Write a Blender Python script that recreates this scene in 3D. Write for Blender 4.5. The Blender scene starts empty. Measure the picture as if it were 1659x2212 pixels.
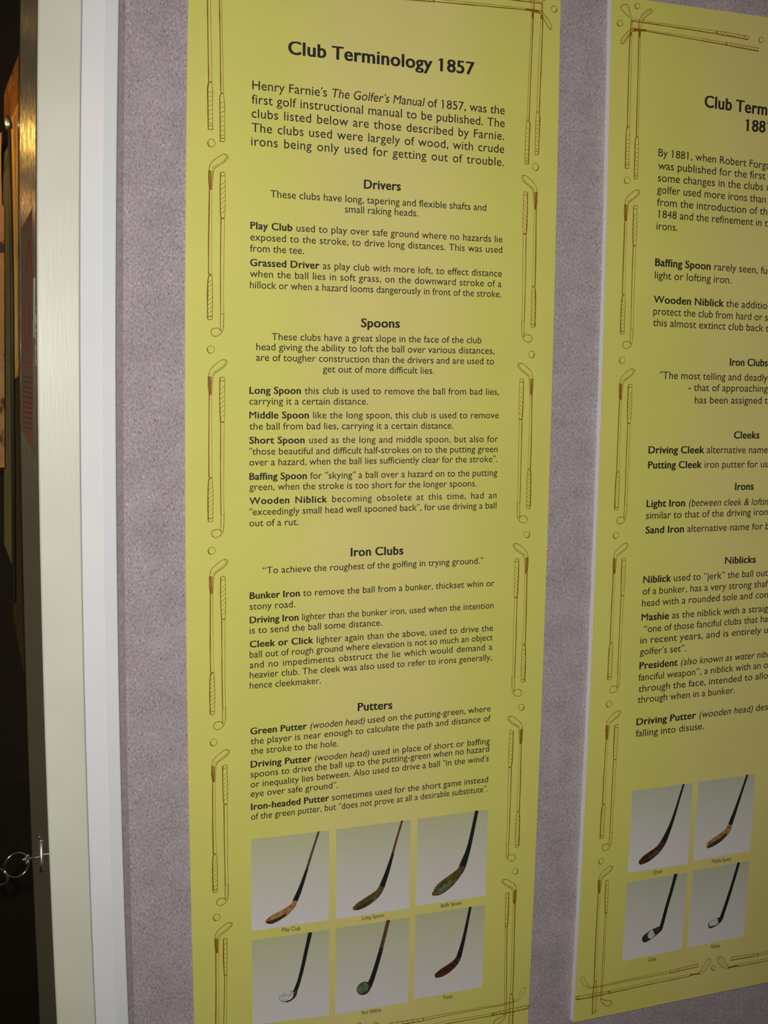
import bpy, math, random
from mathutils import Vector, Matrix
random.seed(7)
S = bpy.context.scene
COL = S.collection

# ---------------------------------------------------------------- camera
RM = [[0.9322859, 0.3603966, 0.0309406], [-0.36143, 0.9246809, 0.1197232], [0.0145376, -0.1227991, 0.9923251]]
CAM_F = 2630.511                      # focal length in pixels of a 1659 px wide frame
cd = bpy.data.cameras.new('camera'); cam = bpy.data.objects.new('camera', cd); COL.objects.link(cam)
cd.sensor_fit = 'HORIZONTAL'; cd.sensor_width = 36.0; cd.lens = 36.0 * CAM_F / 1659.0
cd.clip_start = 0.01
m = Matrix.Identity(4)
for r in range(3):
    m[r][0] = RM[r][0]; m[r][1] = RM[r][2]; m[r][2] = -RM[r][1]
m[0][3], m[1][3], m[2][3] = 0.0, -1.3, 1.55
cam.matrix_world = m
S.camera = cam

# ---------------------------------------------------------------- world, lamps, exposure
w = bpy.data.worlds.new('dim_room'); S.world = w; w.use_nodes = True
bg = w.node_tree.nodes['Background']; bg.inputs[0].default_value = (1.0, 0.80, 0.52, 1); bg.inputs[1].default_value = 0.028
def lamp(name, kind, loc, energy, color, size=0.1, target=None):
    l = bpy.data.lights.new(name, kind); l.energy = energy; l.color = color
    if kind == 'AREA': l.shape = 'DISK'; l.size = size
    else: l.shadow_soft_size = size
    o = bpy.data.objects.new(name, l); COL.objects.link(o); o.location = loc
    if target: o.rotation_euler = (Vector(target) - Vector(loc)).to_track_quat('-Z', 'Y').to_euler()
    return o
fl = lamp('camera_flash', 'SPOT', (-0.035, -1.27, 1.585), 52, (1.0, 0.985, 0.965), 0.012, (0.50, 0, 1.40))
fl.data.spot_size = math.radians(97); fl.data.spot_blend = 1.0   # a small built-in flash with a soft-edged beam
lamp('warm_spotlight', 'AREA', (0.325, -2.0, 2.10), 0.5, (1.0, 0.62, 0.18), 0.04, (0.11, 0, 1.78))
lamp('warm_spotlight', 'AREA', (0.325, -2.0, 2.38), 0.02, (1.0, 0.60, 0.25), 0.04, (0.11, 0, 1.9))
lamp('warm_spotlight', 'AREA', (0.325, -2.0, 1.935), 0.12, (1.0, 0.50, 0.20), 0.03, (0.11, 0, 1.7))
lamp('warm_room_lamp', 'AREA', (2.35, -1.75, 2.45), 1.1, (1.0, 0.44, 0.08), 0.9, (1.05, 0, 1.75))
lamp('cabinet_fill_light', 'POINT', (0.045, 0.045, 1.78), 0.3, (1.0, 0.50, 0.12), 0.02)  # unseen light, added to warm the cloths behind the glass
vs = S.view_settings
vs.view_transform = 'Standard'; vs.look = 'None'; vs.gamma = 1.0; vs.use_curve_mapping = False; vs.exposure = 0.0

# ---------------------------------------------------------------- measured layout, in millimetres on the boards
OR = [(0.27805404443609066,0.7049040357805412),(0.7833591715146002,0.70258112112859)]
W1 = 439.5
H = 1275.7
EL1 = [(3.07,1212.62),(0.51,1080.61),(-1.04,949.26),(-2.05,812.68),(-2.98,672.58),(-2.49,528.71),(-0.95,380.78),(1.45,234.03),(4.48,87.56)]
ER1 = [(438.37,1262.9),(440.53,1143.85),(441.81,1022.12),(440.28,227.84),(439.21,117.23),(437.09,3.64)]
EL2 = [(-3.06,1270.54),(-1.91,1218.57),(0.23,1064.94),(-0.51,1113.06),(1.33,989.26),(2.89,840.39),(3.61,716.24),(4.26,583.63),(0.17,345.25),(-0.68,279.68),(-1.92,187.5),(-4.41,2.38)]
BL = [(26.82,1070.62),(26.08,854.74),(25.8,635.74),(27.54,418.38),(30.74,211.77)]
BR = [(412.41,1072.84),(414.43,855.57),(414.97,638.91),(414.26,423.63),(412.52,212.27)]
B2 = [(26.27,1066.65),(29.72,852.76),(29.72,636.62),(29.01,421.11),(26.57,214.12)]
TD1 = [('title', [('*Club Terminology 1857*', 110.71, 1169.78, 331.02, 1169.13)]), ('intro', [("Henry Farnie's _The Golfer's Manual_ of 1857, was the", 71.43, 1129.63, 370.35, 1128.83), ('first golf instructional manual to be published. The', 70.73, 1115.03, 370.78, 1114.54), ('clubs listed below are those described by Farnie.', 70.74, 1100.61, 370.57, 1100.16), ('The clubs used were largely of wood, with crude', 70.76, 1085.82, 371.0, 1085.6), ('irons being only used for getting out of trouble.', 70.24, 1071.63, 371.01, 1070.98)]), ('head', [('*Drivers*', 199.02, 1034.9, 243.12, 1035.34)]), ('body', [('These clubs have long, tapering and flexible shafts and', 91.69, 1018.93, 349.85, 1019.19), ('small raking heads.', 176.88, 1007.76, 264.68, 1008.16)]), ('body', [('*Play Club* used to play over safe ground where no hazards lie', 69.43, 984.37, 371.66, 984.41), ('exposed to the stroke, to drive long distances. This was used', 69.44, 972.21, 371.8, 972.36), ('from the tee.', 69.09, 960.35, 129.8, 960.45)]), ('body', [('*Grassed Driver* as play club with more loft, to effect distance', 69.1, 945.17, 371.96, 945.15), ('when the ball lies in soft grass, on the downward stroke of a', 69.12, 933.45, 371.88, 933.2), ('hillock or when a hazard looms dangerously in front of the stroke.', 69.13, 921.53, 371.79, 921.41)]), ('head', [('*Spoons*', 197.49, 882.85, 244.57, 883.22)]), ('body', [('These clubs have a great slope in the face of the club', 93.67, 866.32, 347.84, 867.52), ('head giving the ability to loft the ball over various distances,', 76.22, 855.13, 364.88, 855.56), ('are of tougher construction than the drivers and are used to', 76.05, 843.54, 364.8, 843.26), ('get out of more difficult lies.', 152.77, 831.83, 288.14, 831.52)]), ('body', [('*Long Spoon* this club is used to remove the ball from bad lies,', 68.51, 807.7, 372.31, 807.76), ('carrying it a certain distance.', 68.52, 795.86, 206.98, 795.97)]), ('body', [('*Middle Spoon* like the long spoon, this club is used to remove', 68.53, 780.75, 372.68, 779.95), ('the ball from bad lies, carrying it a certain distance.', 68.54, 768.48, 313.85, 768.03)]), ('body', [('*Short Spoon* used as the long and middle spoon, but also for', 68.56, 753.09, 372.63, 751.79), ('"those beautiful and difficult half-strokes on to the putting green', 68.57, 740.77, 372.54, 739.83), ('over a hazard, when the ball lies sufficiently clear for the stroke".', 68.58, 728.78, 372.44, 728.04)]), ('body', [('*Baffing Spoon* for "skying" a ball over a hazard on to the putting', 68.6, 713.11, 372.92, 711.49), ('green, when the stroke is too short for the longer spoons.', 68.61, 701.43, 346.1, 699.29)]), ('body', [('*Wooden Niblick* becoming obsolete at this time, had an', 68.63, 686.05, 372.6, 684.61), ('"exceedingly small head well spooned back", for use driving a ball', 68.64, 673.75, 372.95, 672.31), ('out of a rut.', 68.65, 661.25, 125.43, 660.72)]), ('head', [('*Iron Clubs*', 188.2, 622.48, 253.66, 621.9)]), ('body', [('“To achieve the roughest of the golfing in trying ground."', 84.04, 607.37, 357.29, 606.15)]), ('body', [('*Bunker Iron* to remove the ball from a bunker, thickset whin or', 69.11, 579.46, 372.8, 577.91), ('stony road.', 69.12, 567.11, 122.11, 566.92)]), ('body', [('*Driving Iron* lighter than the bunker iron, used when the intention', 69.14, 551.73, 372.47, 550.64), ('is to send the ball some distance.', 69.15, 539.88, 227.96, 538.83)]), ('body', [('*Cleek or Click* lighter again than the above, used to drive the', 69.16, 524.04, 372.6, 522.81), ('ball out of rough ground where elevation is not so much an object', 69.18, 512.14, 372.48, 511.2), ('and no impediments obstruct the lie which would demand a', 69.19, 500.2, 372.15, 499.38), ('heavier club. The cleek was also used to refer to irons generally,', 69.2, 488.63, 372.07, 486.5), ('hence cleekmaker.', 69.21, 476.64, 153.71, 475.65)]), ('head', [('*Putters*', 199.16, 438.87, 242.87, 437.64)]), ('body', [('*Green Putter* _(wooden head)_ used on the putting-green, where', 70.03, 423.35, 372.09, 422.45), ('the player is near enough to calculate the path and distance of', 70.43, 411.57, 372.66, 410.18), ('the stroke to the hole.', 70.44, 400.0, 175.57, 398.76)]), ('body', [('*Driving Putter* _(wooden head)_ used in place of short or baffing', 70.46, 384.53, 372.12, 381.54), ('spoons to drive the ball up to the putting-green when no hazard', 70.47, 372.7, 371.49, 371.81), ('or inequality lies between. Also used to drive a ball "in the wind\'s', 70.49, 360.86, 371.38, 359.71), ('eye over safe ground".', 70.5, 349.76, 175.69, 348.38)]), ('body', [('*Iron-headed Putter* sometimes used for the short game instead', 70.9, 334.3, 371.23, 332.91), ('of the green putter, but "does not prove at all a desirable substitute".', 70.92, 322.56, 371.11, 320.94)])]
TD2 = [('title', [('*Club Term|inology*', 131.71, 1161.05, 225.42, 1158.8), ('*188|1*', 193.47, 1137.85, 224.1, 1137.88)]), ('intro', [("By 1881, when Robert Forg|an's", 68.94, 1098.08, 227.89, 1094.1), ('was published for the first|', 69.36, 1082.93, 227.87, 1080.97), ('some changes in the clubs| used', 69.59, 1068.54, 225.24, 1067.51), ('golfer used more irons than|', 69.14, 1054.62, 230.24, 1052.38), ('from the introduction of th|e', 69.87, 1039.78, 233.31, 1037.63), ('1848 and the refinement in t|he', 71.71, 1025.65, 235.12, 1023.33), ('irons.|', 70.46, 1011.3, 100.87, 1011.09)]), ('body', [('*Baffing Spoon* rarely seen, fu|ll', 70.63, 968.01, 238.06, 964.5), ('light or lofting iron.|', 70.9, 952.51, 183.77, 950.68)]), ('body', [('*Wooden Niblick* the additio|n', 70.69, 923.3, 240.91, 920.59), ('protect the club from hard or s|', 71.06, 909.07, 242.76, 905.8), ('this almost extinct club back| t', 71.24, 895.21, 236.87, 892.11)]), ('head', [('*Iron Clubs|*', 187.62, 848.31, 246.5, 848.15)]), ('body', [('"The most telling and deadly|', 84.33, 831.02, 247.74, 829.19), ('- that of approaching|', 127.12, 816.16, 248.64, 815.29), ('has been assigned t|o', 137.34, 800.49, 249.62, 800.18)]), ('head', [('*Cleeks|*', 199.47, 755.67, 239.55, 755.45)]), ('body', [('*Driving Cleek* alternative name|', 72.24, 738.36, 253.77, 736.33)]), ('body', [('*Putting Cleek* iron putter for us|e', 72.48, 719.53, 254.98, 717.71)]), ('head', [('*Irons|*', 205.25, 689.07, 234.58, 689.09)]), ('body', [('*Light Iron* _(between cleek & loftin|g_', 72.64, 671.06, 258.18, 668.56), ('similar to that of the driving iron|', 72.53, 655.93, 259.06, 654.99)]), ('body', [('*Sand Iron* alternative name for| b', 72.74, 637.57, 252.43, 636.23)]), ('head', [('*Niblicks|*', 195.52, 593.16, 243.91, 592.6)]), ('body', [('*Niblick* used to “jerk” the ball out|', 72.48, 574.44, 264.59, 573.92), ('of a bunker, has a very strong shaf|t', 72.25, 559.34, 265.54, 559.32), ('head with a rounded sole and con|', 72.01, 544.31, 266.49, 544.8)]), ('body', [('*Mashie* as the niblick with a straig|ht', 72.2, 525.9, 267.7, 526.12), ('“one of those fanciful clubs that ha|ve', 76.34, 510.5, 268.62, 512.01), ('in recent years, and is entirely u|n', 71.83, 496.13, 269.61, 496.74), ("golfer's set”.|", 71.84, 481.54, 141.99, 481.4)]), ('body', [('*President* _(also known as water nibl|ick)_', 72.02, 463.19, 271.76, 463.67), ('fanciful weapon”, a niblick with an o|', 71.36, 447.97, 272.71, 449.15), ('through the face, intended to allo|w', 72.06, 433.09, 273.65, 434.59), ('through when in a bunker.|', 71.63, 418.88, 221.15, 418.94)]), ('body', [('*Driving Putter* _(wooden head)_ des|', 70.93, 389.62, 276.47, 391.32), ('falling into disuse.|', 70.68, 374.44, 174.95, 374.56)])]
CD1 = [('Play Club',108.57,182.19,130.62,180.42),('Long Spoon',208.31,180.54,235.77,180.13),('Baffy Spoon',311.24,180.3,339.36,180.0),None,('Rut Niblick',209.66,60.08,235.0,59.29),('Putter',317.66,59.64,330.22,59.02)]
CD2 = [('Driver',106.47,185.07,120.51,185.02),('Middle Spoon',198.45,187.03,229.36,186.72),('Cleek',104.57,64.4,116.67,64.15),('Mashie',203.41,65.91,218.19,65.64)]
PH1 = [[(71.23,299.33),(165.55,298.02),(165.91,187.3),(72.02,188.61)],[(174.0,298.05),(269.15,297.69),(269.05,186.15),(174.91,187.02)],[(277.8,297.75),(372.23,297.85),(371.25,186.4),(277.75,187.63)],[(72.03,177.38),(166.72,175.0),(167.52,66.94),(73.27,72.83)],[(175.03,175.26),(270.0,174.0),(269.32,65.5),(175.45,65.9)],[(277.74,175.84),(371.33,174.34),(370.69,66.25),(277.37,67.12)]]
PH2 = [[(68.69,302.99),(161.68,302.83),(160.15,191.77),(67.44,192.67)],[(170.09,303.33),(261.76,304.15),(259.69,196.37),(167.94,194.49)],[(66.59,179.44),(159.88,179.35),(157.02,73.07),(64.16,72.23)],[(168.3,180.8),(259.57,182.49),(256.73,75.19),(165.56,73.32)]]
CL1 = [[('brown','t',[(152.6,298.36,1.36),(145.09,276.01,1.36),(138.03,253.36,1.59)]),('black','t',[(138.48,254.43,1.58),(132.95,238.32,2.26),(128.52,226.56,2.93),(123.86,217.1,3.15)]),('tan','t',[(124.31,217.49,2.92),(121.87,211.76,3.37),(114.05,206.2,4.71),(104.03,201.46,5.36),(95.15,198.59,5.11),(91.17,197.87,3.1)]),('dark','t',[(114.07,202.81,1.34),(104.04,198.07,2.01),(95.16,195.66,2.44),(90.73,196.59,1.33)])],[('brown','t',[(257.89,298.2,1.44),(251.79,278.72,1.44),(245.96,257.59,1.67)]),('black','t',[(246.41,258.68,1.67),(240.56,238.69,2.62),(235.54,225.52,3.33),(232.57,217.85,3.81)]),('olive','t',[(233.03,218.94,3.57),(229.1,212.11,4.28),(220.91,206.39,5.45),(210.39,201.06,5.66),(202.22,198.16,4.7),(198.73,197.09,2.81)]),('dark','t',[(220.95,204.07,1.65),(210.43,198.05,2.12),(201.55,195.96,1.87)])],[('black','t',[(356.88,298.34,2.27),(350.92,267.96,2.51),(346.41,248.46,3.02),(341.73,236.08,4.26),(338.68,228.21,4.76)]),('brown','t',[(339.16,228.85,4.51),(336.54,223.77,4.76),(332.14,220.13,5.26)]),('olive','t',[(333.37,221.14,5.25),(324.84,213.61,7.24),(313.86,206.94,8.19),(305.35,201.59,6.42),(302.18,199.93,3.46)]),('green','t',[(326.12,212.23,1.99),(316.35,205.86,3.48),(307.81,201.69,2.96)])],[('black','t',[(143.13,175.64,2.51),(138.06,153.36,2.28),(133.65,132.31,2.28),(129.21,115.85,2.28),(124.74,104.69,2.72)]),('grey','b',[(115.02,100.72,9.98)]),('dark','t',[(126.32,106.01,1.36),(124.76,100.53,2.27),(120.25,96.76,2.27),(114.6,94.35,1.13)]),('pale','b',[(114.12,101.57,8.6)])],[('brown','t',[(242.05,175.16,2.4),(237.11,155.35,2.4),(233.05,139.59,2.64)]),('black','t',[(233.52,140.69,2.63),(228.08,121.64,2.87),(223.06,106.03,3.11),(218.45,95.07,3.58)]),('dark','b',[(211.35,93.3,9.06)]),('green','b',[(210.16,93.98,7.38)])],[('black','t',[(351.3,175.04,1.77),(346.41,149.38,2.02),(341.89,128.44,2.53),(337.25,112.32,3.54)]),('darkbrown','t',[(337.98,113.41,3.29),(333.64,105.69,4.29),(323.77,98.96,5.53),(313.88,94.67,5.51),(308.44,92.99,3.75)])]]
CL2 = [[('black','t',[(147.66,303.14,1.5),(138.92,274.85,1.68),(132.55,254.43,2.43),(125.94,238.93,3.35),(120.05,227.44,4.46)]),('darkbrown','t',[(120.89,228.97,4.29),(114.0,219.26,4.83),(103.29,212.55,5.92),(92.55,207.51,5.89),(87.2,205.0,4.04)]),('olive','t',[(113.19,216.92,1.49),(105.16,211.97,1.85),(98.88,209.08,1.1)])],[('black','t',[(248.85,304.44,1.57),(241.07,282.37,1.76),(232.83,258.36,2.54),(224.43,236.88,3.51)]),('tan','t',[(224.77,237.67,3.32),(221.96,229.68,4.68),(213.61,224.09,5.05),(201.51,217.36,5.8),(192.15,213.61,4.63)]),('dark','t',[(219.34,225.01,1.95),(211.04,218.59,2.72),(198.85,213.54,2.7),(191.33,211.23,1.54)])],[('black','t',[(141.95,180.77,2.65),(135.71,156.82,2.45),(129.29,136.21,2.45),(123.13,110.55,2.82),(120.52,106.8,3.38)]),('dark','t',[(120.48,107.64,4.13),(112.29,103.98,5.62),(105.03,101.01,6.16),(98.71,97.9,5.59)]),('pale','t',[(111.36,104.13,4.49),(106.85,101.54,5.05)])],[('black','t',[(242.3,182.37,2.17),(235.03,157.18,2.36),(226.82,131.26,2.56),(217.63,105.5,2.94)]),('dark','t',[(217.63,105.5,3.53),(210.97,103.16,5.48),(202.42,100.28,5.27)]),('pale','t',[(212.83,104.56,3.92),(208.08,102.77,4.9),(202.36,101.48,3.7)])]]
DR = [([(-2.52,-28.01),(-2.18,-24.76),(-1.04,-21.45),(0.65,-19.18),(4.6,-15.66),(10.26,-11.48),(14.22,-9.9),(17.06,-10.45),(18.42,-12.51),(17.05,-15.31),(13.64,-18.8),(9.11,-21.82),(5.15,-24.03),(3.45,-25.99),(2.32,-28.22)],0.55),([(0.63,-26.72),(2.1,-24.25),(5.15,-22.63),(9.68,-19.4),(14.21,-16.6),(16.49,-12.87)],0.4),([(13.88,-10.68),(15.92,-11.61),(16.82,-13.71)],0.35),([(-2.52,-28.01),(-2.67,-38.81),(-1.91,-47.41)],1.3),([(-1.06,-27.91),(-0.87,-38.69),(-0.9,-47.56)],1.0),([(0.63,-28.34),(0.03,-38.63),(-0.22,-47.52)],0.7),([(2.2,-28.23),(1.39,-38.55),(0.57,-47.47)],0.5),([(-1.91,-47.62),(0.68,-47.46)],0.5),([(-2.14,-47.42),(-2.81,-82.19),(-3.22,-104.03),(-3.32,-135.83)],1.0),([(0.57,-47.79),(0.28,-71.14),(0.07,-103.87),(0.32,-135.68)],0.32),([(-3.32,-136.05),(0.43,-135.9),(0.42,-137.88)],0.5),([(-2.52,-135.24),(-1.4,-137.95),(-0.26,-136.81)],0.8),([(-2.98,-136.91),(-3.67,-139.69),(-4.38,-147.97),(-4.67,-165.64),(-4.5,-183.35)],1.1),([(0.42,-137.33),(1.08,-147.78),(1.03,-165.47),(0.52,-183.45)],0.5),([(-4.5,-183.57),(-2.11,-184.18),(0.52,-183.45)],0.6),([(-4.49,-180.03),(-1.98,-180.74),(0.65,-179.89)],0.7),([(-4.26,-145.21),(-1.41,-143.68),(1.1,-140.61)],0.36),([(-4.28,-149.84),(-1.43,-148.31),(1.09,-145.24)],0.36),([(-4.29,-154.47),(-1.44,-152.94),(1.07,-149.88)],0.36),([(-4.31,-159.11),(-1.46,-157.58),(1.06,-154.51)],0.36),([(-4.32,-163.75),(-1.47,-162.22),(1.05,-159.16)],0.36),([(-4.34,-168.4),(-1.48,-166.87),(1.03,-163.8)],0.36),([(-4.35,-173.04),(-1.5,-171.52),(1.02,-168.46)],0.36),([(-4.37,-177.7),(-1.51,-176.18),(1.01,-173.11)],0.36)]
IR = [([(9.88,-29.54),(12.26,-28.73),(14.87,-29.21)],0.6),([(9.88,-32.58),(12.26,-32.85),(14.87,-32.24)],0.5),([(9.88,-29.54),(9.39,-48.87),(9.69,-70.61),(10.36,-77.33)],1.0),([(14.87,-29.21),(15.17,-55.03),(14.7,-70.32),(14.0,-77.13)],0.45),([(10.36,-76.9),(14.0,-76.7)],1.1),([(10.24,-77.67),(9.69,-125.4),(9.63,-156.33),(9.7,-177.2)],0.85),([(14.11,-77.46),(13.62,-103.23),(13.34,-130.76),(12.73,-152.9),(13.26,-177.1)],0.4),([(9.59,-177.42),(13.49,-177.32)],0.4),([(9.7,-177.2),(9.33,-191.91),(9.89,-196.14)],0.6),([(13.26,-177.32),(12.78,-190.71),(11.74,-195.76),(9.31,-199.5),(4.71,-201.83),(0.93,-201.24),(-1.35,-197.17),(0.15,-193.79),(4.16,-192.59),(8.18,-192.83),(9.89,-196.14)],0.6),([(9.74,-42.33),(12.47,-40.53),(14.97,-37.66)],0.36),([(9.73,-47.33),(12.46,-45.52),(14.97,-42.65)],0.36),([(9.72,-52.32),(12.45,-50.52),(14.96,-47.65)],0.36),([(9.71,-57.32),(12.44,-55.52),(14.95,-52.65)],0.36),([(9.7,-62.33),(12.43,-60.53),(14.94,-57.66)],0.36),([(9.69,-67.34),(12.43,-65.54),(14.93,-62.67)],0.36),([(9.68,-72.35),(12.42,-70.56),(14.93,-67.69)],0.36)]
BA = [([(4.08,0.43),(3.88,-0.84),(3.3,-2.03),(2.4,-3.0),(1.27,-3.66),(0.02,-3.95),(-1.23,-3.85),(-2.35,-3.35),(-3.24,-2.52),(-3.81,-1.43),(-4.0,-0.18),(-3.8,1.09),(-3.23,2.27),(-2.33,3.24),(-1.2,3.9),(0.05,4.2),(1.29,4.1),(2.42,3.6),(3.31,2.77),(3.89,1.68),(4.08,0.43)],0.45),([(-0.56,-3.63),(-1.39,-3.45),(-2.15,-3.08),(-2.79,-2.53),(-3.27,-1.83),(-3.57,-1.03),(-3.67,-0.16),(-3.56,0.73),(-3.26,1.58)],1.0)]
TC = {'A': [([(-1.38,184.66),(-6.35,188.08),(-12.92,191.96),(-17.37,195.41),(-17.2,198.72),(-12.53,201.23),(-8.53,201.02),(-6.32,197.98),(-4.93,192.2),(-1.49,187.03)],0.6),([(-2.61,183.46),(8.34,183.34),(56.56,182.71),(117.87,181.69)],0.95),([(-0.61,185.41),(13.91,185.28),(56.44,184.98),(117.69,184.82)],0.4),([(117.67,185.09),(119.59,181.33)],1.2),([(118.74,181.24),(141.04,180.86),(165.04,179.53)],1.0),([(118.53,184.91),(140.82,184.55),(165.5,183.44)],0.5),([(165.5,183.44),(165.04,179.53)],0.7),([(160.78,183.64),(160.52,179.47)],0.7),([(122.09,181.93),(125.85,184.83)],0.36),([(127.72,181.8),(131.49,184.71)],0.36),([(133.36,181.68),(137.13,184.59)],0.36),([(139.01,181.55),(142.8,184.46)],0.36),([(144.68,181.42),(148.48,184.34)],0.36),([(150.37,181.29),(154.17,184.22)],0.36),([(156.07,181.17),(159.89,184.09)],0.36)],'B': [([(-0.94,175.04),(-5.61,172.01),(-10.68,167.1),(-14.74,161.38),(-15.99,157.27),(-13.69,155.79),(-10.28,158.26),(-6.83,163.53),(-3.82,167.83),(-1.26,171.68)],0.6),([(-13.73,156.58),(-9.19,162.62),(-4.74,170.38)],0.4),([(-1.75,175.34),(9.51,175.76),(19.23,175.61),(65.25,174.89),(132.93,172.74)],0.4),([(-1.29,172.21),(9.62,173.38),(19.3,174.15),(65.38,172.47),(133.09,170.01)],0.9),([(0.71,174.28),(9.56,174.57),(19.28,174.68)],1.6),([(132.9,173.14),(133.98,169.41)],1.4),([(133.1,169.73),(157.35,168.78),(180.68,167.55)],1.0),([(132.91,173.01),(157.12,172.49),(180.8,171.18)],0.5),([(180.8,171.18),(180.68,167.55)],0.7),([(137.5,169.54),(141.55,172.43)],0.36),([(143.54,169.37),(147.6,172.27)],0.36),([(149.61,169.21),(153.68,172.11)],0.36),([(155.68,169.04),(159.77,171.95)],0.36),([(161.78,168.88),(165.87,171.79)],0.36),([(167.9,168.71),(172.0,171.63)],0.36),([(174.03,168.54),(178.14,171.46)],0.36)],'C': [([(-2.6,183.2),(-2.75,172.59),(-3.85,168.49),(-3.29,113.9),(-2.55,62.18)],0.95),([(-0.55,184.09),(-0.97,168.8),(0.09,114.21),(0.84,62.45)],0.4),([(-2.5,170.62),(-1.98,166.3)],2.2),([(-2.55,62.18),(0.84,62.45)],0.9),([(-2.53,61.77),(-3.73,56.0),(-3.4,34.35),(-3.13,13.97)],1.0),([(0.86,62.05),(1.62,52.36),(1.52,33.35),(1.74,14.31)],0.5),([(-3.13,13.97),(1.74,14.31)],0.7),([(-3.14,17.79),(1.72,18.13)],0.6),([(-3.7,51.06),(1.34,52.8)],0.36),([(-3.6,46.59),(1.44,48.32)],0.36),([(-3.5,42.11),(1.55,43.84)],0.36),([(-3.4,37.62),(1.65,39.35)],0.36),([(-3.29,33.14),(1.75,34.86)],0.36),([(-3.19,28.64),(1.86,30.36)],0.36),([(-3.09,24.15),(1.96,25.86)],0.36),([(-2.99,19.65),(2.06,21.36)],0.36)],'D': [([(8.0,183.7),(9.0,186.46),(11.19,191.35),(17.41,196.69),(22.93,199.97),(25.9,198.98),(25.54,196.28),(20.05,192.34),(15.37,188.5),(12.63,184.87),(11.66,181.44)],0.6),([(11.38,187.39),(16.01,192.15),(23.82,198.34)],0.4),([(7.97,184.36),(8.72,168.49),(9.6,115.1),(10.41,52.37)],0.95),([(11.63,182.11),(10.81,168.72),(12.02,115.33),(13.18,52.58)],0.4),([(9.21,175.2),(9.64,165.93)],2.0),([(10.43,51.96),(13.36,52.19)],0.9),([(10.44,51.69),(9.17,47.52),(9.53,25.77),(9.62,2.54)],1.0),([(13.37,51.92),(14.37,41.11),(14.51,20.66),(14.52,2.87)],0.5),([(9.62,2.54),(14.52,2.87)],0.7),([(9.63,5.97),(14.53,6.29)],0.6),([(9.24,41.68),(14.28,43.49)],0.36),([(9.31,36.92),(14.36,38.73)],0.36),([(9.39,32.16),(14.44,33.96)],0.36),([(9.47,27.4),(14.52,29.19)],0.36),([(9.55,22.63),(14.6,24.42)],0.36),([(9.63,17.86),(14.68,19.64)],0.36),([(9.7,13.08),(14.76,14.86)],0.36),([(9.78,8.3),(14.84,10.08)],0.36)]}
TB = [[([(8.3,201.36),(8.09,200.07),(7.38,198.92),(6.27,198.07),(4.93,197.67),(3.57,197.77),(2.4,198.35),(1.59,199.33),(1.26,200.56),(1.47,201.85),(2.18,203.0),(3.29,203.84),(4.62,204.25),(5.98,204.15),(7.16,203.57),(7.97,202.59),(8.3,201.36)],0.5),([(4.42,197.91),(3.45,198.1),(2.62,198.56),(1.99,199.26),(1.64,200.13),(1.6,201.07),(1.86,202.01)],1.0)],[([(-14.1,179.3),(-14.33,177.91),(-15.11,176.67),(-16.31,175.76),(-17.75,175.34),(-19.22,175.45),(-20.49,176.08),(-21.36,177.14),(-21.71,178.47),(-21.48,179.85),(-20.71,181.09),(-19.51,182.0),(-18.07,182.43),(-16.6,182.32),(-15.33,181.68),(-14.45,180.62),(-14.1,179.3)],0.5),([(-18.31,175.58),(-19.37,175.78),(-20.27,176.29),(-20.95,177.05),(-21.33,177.99),(-21.38,179.02),(-21.08,180.03)],1.0)],[([(188.05,181.66),(187.84,180.3),(187.08,179.1),(185.87,178.22),(184.42,177.8),(182.93,177.91),(181.64,178.53),(180.73,179.56),(180.36,180.85),(180.57,182.2),(181.33,183.41),(182.52,184.28),(183.98,184.7),(185.47,184.59),(186.76,183.98),(187.67,182.95),(188.05,181.66)],0.5),([(183.85,178.06),(182.79,178.26),(181.87,178.75),(181.18,179.49),(180.78,180.4),(180.72,181.39),(180.99,182.37)],1.0)]]
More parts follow.
